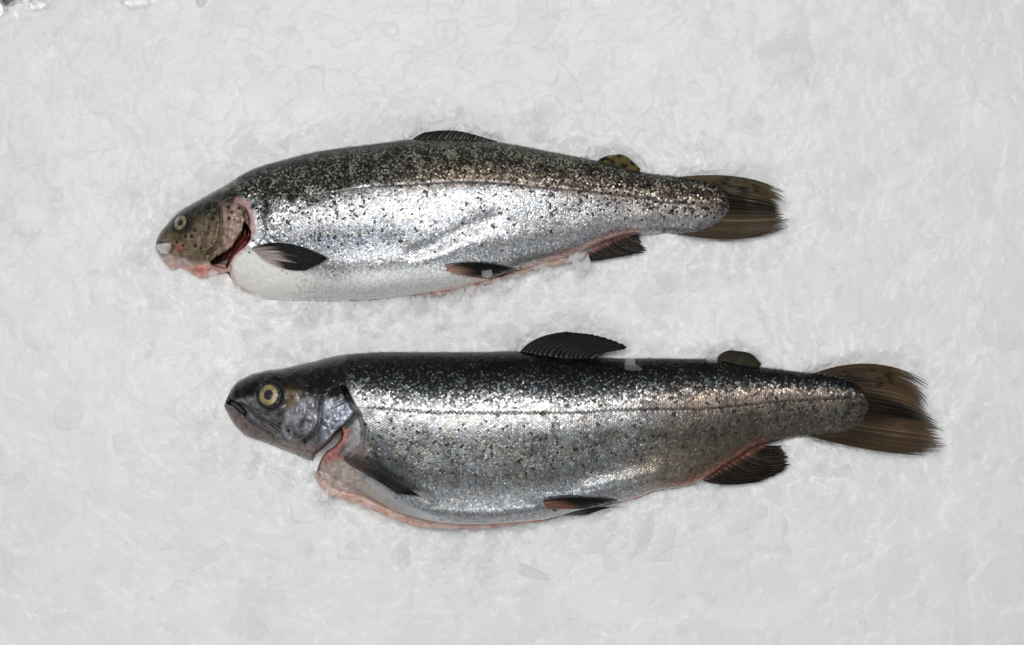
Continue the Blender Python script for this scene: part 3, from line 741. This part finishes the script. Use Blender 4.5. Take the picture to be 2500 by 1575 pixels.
for q, (dx, dy, zz) in enumerate(((0, 0, 13), (-9, -3, 11), (-18, -6, 9))):
    tube('gill_arch', [(607+dx,560+dy,3,zz),(604+dx,582+dy,5,zz),(590+dx,600+dy,5,zz),(574+dx,618+dy,5,zz),(561+dx,638+dy,4,zz)], TA,
         flesh_col([(0.20, 0.03, 0.025), (0.30, 0.06, 0.05), (0.10, 0.012, 0.01)]), M_flesh, 40, 10)
# ---- lower trout
TB = empty('trout', 1420, 1075, 'dark-backed trout with closed mouth, slit gill and cut pink belly flap', 'fish', None)
build_body(B, TB); build_scales(B, TB, 'B')
build_eye(B, TB, 657, 965, 23, 25, 11.5, 0, (0.42, 0.33, 0.14))
tail_spots_B = [(rng.uniform(2040, 2180), rng.uniform(898, 950), rng.uniform(3.8, 6.5)) for _ in range(34)]
def tailB(U, v, X, Y):
    c = np.zeros(X.shape + (3,)) + (0.125, 0.080, 0.042)
    c = blend(c, np.clip(np.exp(-((U-.47)/(.02 + .11*(1-v)))**4) + np.exp(-((U-.49)/.035)**2), 0, 1)*.95, (0.008, 0.008, 0.008))
    c = blend(c, sm(.5, 1, v)*.35, (0.26, 0.18, 0.115))
    c = blend(c, sm(.5, .1, v)*.55, (0.035, 0.026, 0.018))
    c = blend(c, spots_mask(X, Y, tail_spots_B)*.95, (0.012, 0.010, 0.008))
    return c, 1 - .55*sm(.45, 1, v)
build_fin('tail_fin', B, TB, [(1985,913),(2035,926),(2070,943),(2086,966),(2088,995),(2084,1024),(2064,1046),(2025,1060),(1975,1064)],
          [(2130,889),(2172,920),(2190,948),(2192,975),(2196,997),(2206,1030),(2202,1066),(2182,1090),(2120,1097)],
          [(2262,931),(2263,946),(2266,962),(2260,984),(2261,998),(2284,1033),(2300,1064),(2306,1092),(2254,1112)], 34,
          lambda U, v: Z0 + .0022*sm(.5, 0, v) + .0008 + .004*np.exp(-((U-.22)/.2)**2)*sm(0, .5, v) - .004*np.exp(-((U-.47)/.08)**2)*sm(0, .3, v) + .004*np.exp(-((U-.7)/.2)**2)*sm(0, .6, v), tailB, fray=.19, amp=.0005,
          gap=lambda u: .17*np.exp(-((u-.13)/.02)**2) + .07*np.exp(-((u-.36)/.012)**2) + .08*np.exp(-((u-.585)/.012)**2) + .06*np.exp(-((u-.7)/.012)**2) + .05*np.exp(-((u-.86)/.012)**2))
build_fin('dorsal_fin', B, TB, [(1270,860),(1320,869),(1388,879),(1455,875)], [(1314,826),(1372,838),(1420,851),(1468,867)], [(1386,810),(1458,819),(1534,847),(1476,862)], 15, .013,
          colconst((0.022, 0.020, 0.017), (0.012, 0.011, 0.010)), fray=.02, zb=.012, amp=.0005)
build_fin('adipose_fin', B, TB, [(1747,880),(1800,891),(1852,898)], [(1764,861),(1812,870),(1857,893)], [(1789,855),(1832,863),(1859,888)], 6, .011, colconst((0.028, 0.024, 0.012), (0.016, 0.014, 0.009)), fray=.0, rays=False, zb=.010)
build_fin('anal_fin', B, TB, [(1716,1172),(1760,1139),(1805,1111),(1862,1088)], [(1775,1183),(1840,1155),(1862,1125),(1884,1089)], [(1864,1175),(1927,1142),(1922,1115),(1907,1088)], 16, .007,
          lambda U, v, X, Y: (blend(np.zeros(X.shape + (3,)) + (0.24, 0.095, 0.065), sm(-.05, .22, v + .15*(.4-U)), (0.022, 0.015, 0.011)), 1 - .35*sm(.6, 1, v)*sm(.4, .9, U)), fray=.09, amp=.0005)
build_fin('pelvic_fin', B, TB, [(1334,1252),(1350,1257),(1372,1258)], [(1420,1240),(1430,1248),(1425,1257)], [(1527,1238),(1494,1238),(1440,1254)], 8, .008,
          colconst((0.34, 0.22, 0.17), (0.015, 0.014, 0.013), vm=.35), fray=.03)
build_fin('pelvic_fin', B, TB, [(1328,1222),(1328,1231),(1336,1242)], [(1412,1215),(1417,1230),(1412,1242)], [(1510,1224),(1490,1233),(1442,1240)], 11, .013,
          lambda U, v, X, Y: (blend(np.zeros(X.shape + (3,)) + (0.32, 0.15, 0.11), np.clip(sm(.05, .42, v + .35*(.4-U)) + sm(.2, .05, U), 0, 1), (0.014, 0.012, 0.012)), np.ones(X.shape)), fray=.03, lift=.002, drape=True)
build_fin('pectoral_fin', B, TB, [(838,1113),(841,1122),(852,1134)], [(936,1156),(937,1168),(930,1179)], [(1033,1217),(1005,1211),(968,1206)], 11, .011,
          lambda U, v, X, Y: (blend(np.zeros(X.shape + (3,)) + (0.10, 0.055, 0.045), sm(.05, .4, v), (0.020, 0.018, 0.017)), np.ones(X.shape)), fray=.06, lift=.0026, amp=.0005, drape=True)
tube('belly_flap', [(776,1150,6,8),(787,1174,13,8.5),(806,1197,14,8.5),(835,1207,14,8.5),(880,1220,13,8.5),(932,1243,12,8.5),(982,1262,12,8.5),(1031,1276,11,8.5),(1100,1282,9,8.5),(1183,1283,7,8),(1251,1277,5,8),(1300,1269,4,8)], TB, flesh_col(PALE), M_flesh, 110)
tube('cut_flesh', [(1235,1277,3,9),(1280,1270,6,10),(1320,1264,8,11),(1350,1252,7,11),(1372,1243,3,11)], TB, flesh_col(RED), M_flesh, 40)
tube('cut_flesh', [(1500,1227,2,9),(1530,1218,4,10),(1565,1209,4,10),(1600,1197,3,9)], TB, flesh_col(RED), M_flesh, 40)

# ------------------------------------------------------------------ the ice
def outline(Fd):
    xs = np.linspace(Fd['top'][0][0], Fd['top'][-1][0], 90)
    return np.r_[np.c_[xs, Fd['f_top'](xs)], np.c_[xs[::-1], Fd['f_bot'](xs[::-1])]]
polys = [outline(A), outline(B)]
fins2d = [[(1690,432),(1775,432),(1825,445),(1875,470),(1922,471),(1905,505),(1928,552),(1836,578),(1700,582)],
          [(2000,908),(2077,893),(2150,900),(2262,932),(2264,990),(2300,1064),(2305,1092),(2252,1114),(2106,1092),(1990,1068)],
          [(1006,342),(1035,322),(1078,317),(1165,330),(1214,348)], [(1270,860),(1340,815),(1423,812),(1534,847),(1454,874)],
          [(1404,636),(1470,636),(1578,614),(1562,572),(1490,586)], [(1716,1172),(1816,1182),(1927,1142),(1907,1088),(1862,1088)],
          [(1330,1222),(1510,1223),(1528,1238),(1440,1258),(1340,1262)], [(1458,394),(1500,376),(1564,412)], [(1747,880),(1796,856),(1859,888)],
          [(1012,716),(1216,670),(1405,615),(1400,640),(1216,690),(1060,725)], [(775,1140),(770,1180),(800,1220),(1031,1292),(1300,1276),(900,1200)]]
def field(X, Y):
    db = np.full(X.shape, -1e9)
    for p in polys: db = np.maximum(db, sdf(X, Y, p))
    df = np.full(X.shape, -1e9)
    for p in fins2d: df = np.maximum(df, sdf(X, Y, p))
    return db, df
# coarse distance fields, then looked up bilinearly
gx = np.arange(-420, 2930, 8.0); gy = np.arange(-420, 2010, 8.0)
GX, GY = np.meshgrid(gx, gy, indexing='ij'); DB, DF = field(GX, GY)
def lookup(G, x, y):
    fx = np.clip((np.asarray(x)-gx[0])/8, 0, len(gx)-1.001); fy = np.clip((np.asarray(y)-gy[0])/8, 0, len(gy)-1.001)
    i = fx.astype(int); j = fy.astype(int); a = fx-i; b = fy-j
    return (G[i, j]*(1-a) + G[i+1, j]*a)*(1-b) + (G[i, j+1]*(1-a) + G[i+1, j+1]*a)*b
def hole(x, y):      # the thin edge of the ice heap at the tray's far corner
    m = sm(48, 6, y + .40*np.abs(x-20)*(x > 20) + 80*(fbm(x, y, 30, 95)-.5))*sm(.35, .65, fbm(x, y, 24, 98))
    m2 = sm(22, 4, np.hypot((x-335)/2.2, y-5) + 16*(fbm(x, y, 16, 96)-.5)); m3 = sm(18, 4, np.hypot(x-490, y-5) + 10*(fbm(x, y, 14, 97)-.5))
    return np.maximum(m*(x < 260), np.maximum(m2*.7, m3*.6))
def bed_z(x, y):
    x = np.asarray(x, float); y = np.asarray(y, float)
    z = .0055*(fbm(x, y, 330, 90)-.5) + .0040*(fbm(x, y, 70, 91, 4)-.5)
    db = lookup(DB, x, y); df = lookup(DF, x, y)
    z = z + .0080*np.exp(-np.maximum(-db, 0)/55.)*sm(4, -40, df)
    z = np.where(db > 0, np.minimum(z, .0035 - .0004*np.minimum(db, 10)), z)
    z = np.minimum(z, .0022 + .00016*np.maximum(-df-5, 0))
    return z - .0165*hole(x, y)
def build_bed():
    st = 2.6
    x = np.r_[np.arange(-420, -30, 13), np.arange(-30, 2531, st), np.arange(2540, 2931, 13)]
    y = np.r_[np.arange(-420, -30, 13), np.arange(-30, 1606, st), np.arange(1615, 2011, 13)]
    X, Y = np.meshgrid(x, y, indexing='ij'); Z = bed_z(X, Y)
    # thousands of thin plates frozen into one surface: each lifts the sheet where it lies on top
    N = 8000; px = rng.uniform(-60, 2560, N); py = rng.uniform(-60, 1640, N)
    small = np.zeros(N, bool)
    for Fd in (A, B):            # finer rubble settles round each fish
        m_ = 2200; fx = rng.uniform(Fd['top'][0][0]-90, Fd['top'][-1][0]+200, m_); off = rng.gamma(1.3, 48, m_)
        fc = np.clip(fx, Fd['top'][0][0], Fd['top'][-1][0])
        px = np.r_[px, fx]; py = np.r_[py, np.where(rng.random(m_) < .65, Fd['f_bot'](fc)+off, Fd['f_top'](fc)-off*.8)]; small = np.r_[small, np.ones(m_, bool)]
    m_ = 2500; px = np.r_[px, rng.uniform(-30, 2530, m_)]; py = np.r_[py, rng.uniform(-30, 1600, m_)]; small = np.r_[small, np.ones(m_, bool)]; N = len(px)
    dd = -np.maximum(lookup(DB, px, py), lookup(DF, px, py)); zc = bed_z(px, py)
    FR = np.ones(X.shape)
    for i in range(N):
        near = math.exp(-max(dd[i], 0)/90.)
        r = float(np.clip(rng.lognormal(math.log(30 - 14*near), .55), 7, 110)); k = rng.integers(5, 10)
        if small[i]: r = rng.uniform(5, 15)
        R = r*1.35
        i0, i1 = np.searchsorted(x, [px[i]-R, px[i]+R]); j0, j1 = np.searchsorted(y, [py[i]-R, py[i]+R])
        if i1-i0 < 2 or j1-j0 < 2: continue
        dx = X[i0:i1, j0:j1]-px[i]; dy = Y[i0:i1, j0:j1]-py[i]
        a = np.sort(rng.uniform(0, 6.283, k)); rr = r*rng.uniform(.55, 1.1, k)
        asp = rng.uniform(.5, 1); ph = rng.uniform(0, 6.28); c_, s_ = math.cos(ph), math.sin(ph)
        ex = dx*c_ + dy*s_; ey = (-dx*s_ + dy*c_)/asp
        ed = np.full(dx.shape, -1e9); den = np.full(dx.shape, 0.)
        for q in range(k): ed = np.maximum(ed, ex*math.cos(a[q]) + ey*math.sin(a[q]) - rr[q])
        ed = np.maximum(ed, np.hypot(ex, ey) - r*1.15)
        ed = ed + 3.0*(vnoise(X[i0:i1, j0:j1], Y[i0:i1, j0:j1], 11, i % 50)-.5)
        th = (.00014 + .00050*rng.random()*(.30 + near))
        tl = (.022 + .10*near + .10*small[i])*S
        pl = zc[i] + rng.normal(0, tl)*dx + rng.normal(0, tl)*dy + th*rng.uniform(.3, 1.3) + .0009*(vnoise(dx, dy, 45, i % 97)-.5)
        w = sm(2.0, -3.0 - 4*(1-near)*(not small[i]), ed)
        fr = 1 + rng.normal(0, .022 + .022*near) - (.05 if rng.random() < .12 else 0)
        FR[i0:i1, j0:j1] = FR[i0:i1, j0:j1]*(1-.7*w) + fr*.7*w
        Zc = Z[i0:i1, j0:j1]; Z[i0:i1, j0:j1] = Zc + np.clip(pl - Zc, 0, th*2.2)*w
    db = lookup(DB, X, Y); df = lookup(DF, X, Y)
    Z = np.where(db > 2, np.minimum(Z, .0035), Z); Z = np.minimum(Z, .0036 + .00022*np.maximum(-df-3, 0))
    sl = (X > 740) & (X < 860) & (Y > 1030) & (Y < 1170)      # ice pressed up into the slit behind the head
    Z[sl] = np.maximum(Z[sl], -.002 + .015*sm(0, 3, sdf(X[sl], Y[sl], slit_B)))
    V = W(X, Y, Z)
    o = mesh_obj('ice_bed', V.reshape(-1, 3), grid_faces(len(x), len(y))[:, ::-1], M_bed, None, dict(frost=np.repeat(np.clip(FR, .8, 1.06).reshape(-1, 1), 3, 1)*np.array([1, 1.001, 1.003])))
    o['kind'] = 'structure'; return o
build_bed()
tx, ty = np.meshgrid([-430., 2940.], [-430., 2020.], indexing='ij')
tv = np.concatenate([W(tx, ty, -.016).reshape(-1, 3), W(tx, ty, -.024).reshape(-1, 3)])
tray = mesh_obj('display_tray', tv, np.array([[0,1,3,2],[4,6,7,5],[0,4,5,1],[1,5,7,3],[3,7,6,2],[2,6,4,0]])[:, ::-1], M_tray, smooth=False); tray['kind'] = 'structure'

def flake_geo(n_side, r, asp, th, jit):
    a = np.sort(np.arange(n_side)*2*math.pi/n_side + rng.uniform(-.35, .35, n_side)); rr = r*rng.uniform(1-jit, 1+jit*.5, n_side)
    p = np.stack([rr*np.cos(a)*asp, rr*np.sin(a)/asp], -1)
    t = np.c_[p*.94, np.full(n_side, th/2) + rng.normal(0, th*.12, n_side)]; b = np.c_[p, np.full(n_side, -th/2)]
    V = np.vstack([t, b, [[0, 0, th/2]], [[0, 0, -th/2]]]); k = n_side; i = np.arange(k); j = (i+1) % k
    F = np.vstack([np.stack([i, j, np.full(k, 2*k)], -1), np.stack([k+j, k+i, np.full(k, 2*k+1)], -1),
                   np.stack([i, k+i, k+j], -1), np.stack([i, k+j, j], -1)])
    return V, F
def rot(ax, ay, az):
    c, s = math.cos, math.sin
    Rx = np.array([[1,0,0],[0,c(ax),-s(ax)],[0,s(ax),c(ax)]]); Ry = np.array([[c(ay),0,s(ay)],[0,1,0],[-s(ay),0,c(ay)]])
    Rz = np.array([[c(az),-s(az),0],[s(az),c(az),0],[0,0,1]]); return Rx @ Ry @ Rz

def crushed_ice():
    Vs, Fs = [], []; k = 0; N = 450
    xs = rng.uniform(-40, 2540, N); ys = rng.uniform(-40, 1620, N)
    # denser rubble close to the fish
    for Fd, m in ((A, 420), (B, 420)):
        fx = rng.uniform(Fd['top'][0][0]-60, Fd['top'][-1][0]+160, m); side = rng.random(m) < .72
        off = rng.gamma(1.5, 38, m)
        fxc = np.clip(fx, Fd['top'][0][0], Fd['top'][-1][0])
        fy = np.where(side, Fd['f_bot'](fxc) + off, Fd['f_top'](fxc) - off*.7)
        xs = np.r_[xs, fx]; ys = np.r_[ys, fy]
    DBs = lookup(DB, xs, ys); DFs = lookup(DF, xs, ys); Zs = bed_z(xs, ys); Hs = hole(xs, ys)
    for i in range(len(xs)):
        d = -max(DBs[i], DFs[i])
        near = math.exp(-max(d, 0)/70.)
        r = float(np.clip(rng.lognormal(math.log(26 - 11*near), .5), 6, 85))
        if d < r*.75 + 3: 
            r = (d-3)/.75
            if r < 5: continue
        th = rng.uniform(.0004, .0012)
        V, F = flake_geo(rng.integers(5, 9), r*S, rng.uniform(.75, 1.35), th, .4)
        tl = .05 + .30*near*rng.random() if rng.random() < .8 else .12 + .45*near
        R = rot(rng.normal(0, tl), rng.normal(0, tl), rng.uniform(0, 6.28))
        V = V @ R.T + W(xs[i], ys[i], Zs[i] + rng.uniform(-.0012, .0010) + .0012*near)
        Vs.append(V); Fs.append(F + k); k += len(V)
    o = mesh_obj('crushed_ice', np.vstack(Vs), np.vstack(Fs), M_flake, smooth=False)
    o['kind'] = 'stuff'; o['label'] = 'loose translucent crushed ice flakes strewn over the packed ice round both fish'; o['category'] = 'ice'
crushed_ice()

def chip(name, poly, z, th, tilt, label, mat=M_flake, group=None):
    """one loose piece of ice: traced plan outline, real thickness, tilted"""
    p = np.array(poly, float); c = p.mean(0); q = (p - c)*S*np.array([1, -1])
    if ((np.roll(q, -1, 0) - q)[:, 0]*(np.roll(q, -1, 0) + q)[:, 1]).sum() > 0: q = q[::-1]
    n = len(q); t = np.c_[q*.86, np.full(n, th) + rng.normal(0, th*.1, n)]; b = np.c_[q, np.zeros(n)]; m = np.c_[q*1.0, np.full(n, th*.7)]
    V = np.vstack([b, m, t, [[0, 0, th*1.05]]]); i = np.arange(n); j = (i+1) % n
    F4 = np.vstack([np.stack([i, j, n+j, n+i], -1), np.stack([n+i, n+j, 2*n+j, 2*n+i], -1)])
    F3 = np.stack([2*n+i, 2*n+j, np.full(n, 3*n)], -1)
    V = V @ rot(*tilt, 0).T
    o = mesh_obj(name, V, [F4, F3, i[::-1][None]], mat, smooth=False)
    o.location = W(c[0], c[1], z); o['label'] = label; o['category'] = 'ice'
    if group: o['group'] = group
    return o
hA = lambda x, y: float(height(A, np.array([float(x)]), np.array([float(y)]), False)[0])
hB = lambda x, y: float(height(B, np.array([float(x)]), np.array([float(y)]), False)[0])
chip('ice_chip', [(1527,868),(1549,867),(1551,890),(1568,896),(1567,905),(1538,904),(1524,899)], hB(1540,890)+.0008, .004, (.5, 0), 'clear square ice chip sitting on the dark back behind the dorsal fin', M_clear)
chip('ice_chip', [(1722,874),(1740,869),(1752,874),(1750,886),(1728,882)], hB(1738,880)+.0005, .003, (.4, 0), 'small clear ice chip on the dark back just before the adipose fin', M_clear)
chip('ice_chip', [(381,599),(400,594),(420,592),(420,604),(412,621),(392,618)], hA(402,606)+.001, .003, (0, .1), 'white ice chip held in the gaping mouth', M_shard)
chip('ice_chip', [(1176,660),(1200,659),(1203,672),(1190,680),(1177,674)], hA(1190,668)+.003, .002, (0, 0), 'tiny clear ice chip lying on the black pelvic fin', M_clear)
chip('ice_shard', [(803,1192),(801,1212),(797,1222),(780,1222),(786,1206)], .013, .002, (.1, .2), 'pointed white ice shard poking up through the cut belly flap', M_white)
chip('ice_shard', [(1434,620),(1441,640),(1438,662),(1418,662),(1424,640)], .012, .003, (-.3, .1), 'upright pointed ice shard in front of the lower edge of an anal fin', M_white)
chip('ice_shard', [(506,645),(524,652),(532,668),(530,690),(512,684),(508,664)], .017, .002, (.1, .1), 'pale curved ice shard leaning on the pink throat', M_shard)
chip('ice_lump', [(1305,240),(1340,228),(1372,245),(1380,280),(1352,300),(1318,306),(1300,280)], .001, .006, (.05, .05), 'rounded clear ice lump alone on the smooth ice above the dorsal fins', M_clear)
chip('ice_lump', [(140,985),(190,975),(208,1005),(195,1045),(150,1050),(132,1018)], .000, .005, (.03, -.05), 'rounded pale ice lump near the left edge of the ice')
chip('ice_sliver', [(1268,1372),(1290,1378),(1340,1404),(1338,1414),(1290,1405),(1266,1396)], .004, .003, (.15, .1), 'bright slanting ice sliver on the ice below the cut belly', M_shard)
# rubble heaped against the pale belly
gx2 = 0
for q in range(64):
    x = rng.uniform(575, 1440)
    y0 = float(A['f_bot'](x)) + rng.normal(12, 15); r = rng.uniform(7, 26)
    a = np.sort(rng.uniform(0, 6.28, rng.integers(5, 8))); el = rng.uniform(.6, 1.0)
    ps = [(x + r*el*math.cos(t), y0 + r*1.15*math.sin(t)) for t in a]
    chip('ice_shard', ps, .010 + rng.uniform(0, .004), rng.uniform(.0008, .002), (rng.normal(.15, .3), rng.normal(0, .35)),
         'jagged translucent ice shard heaped against the white belly edge', M_shard, 'ice shards heaped along the white belly')
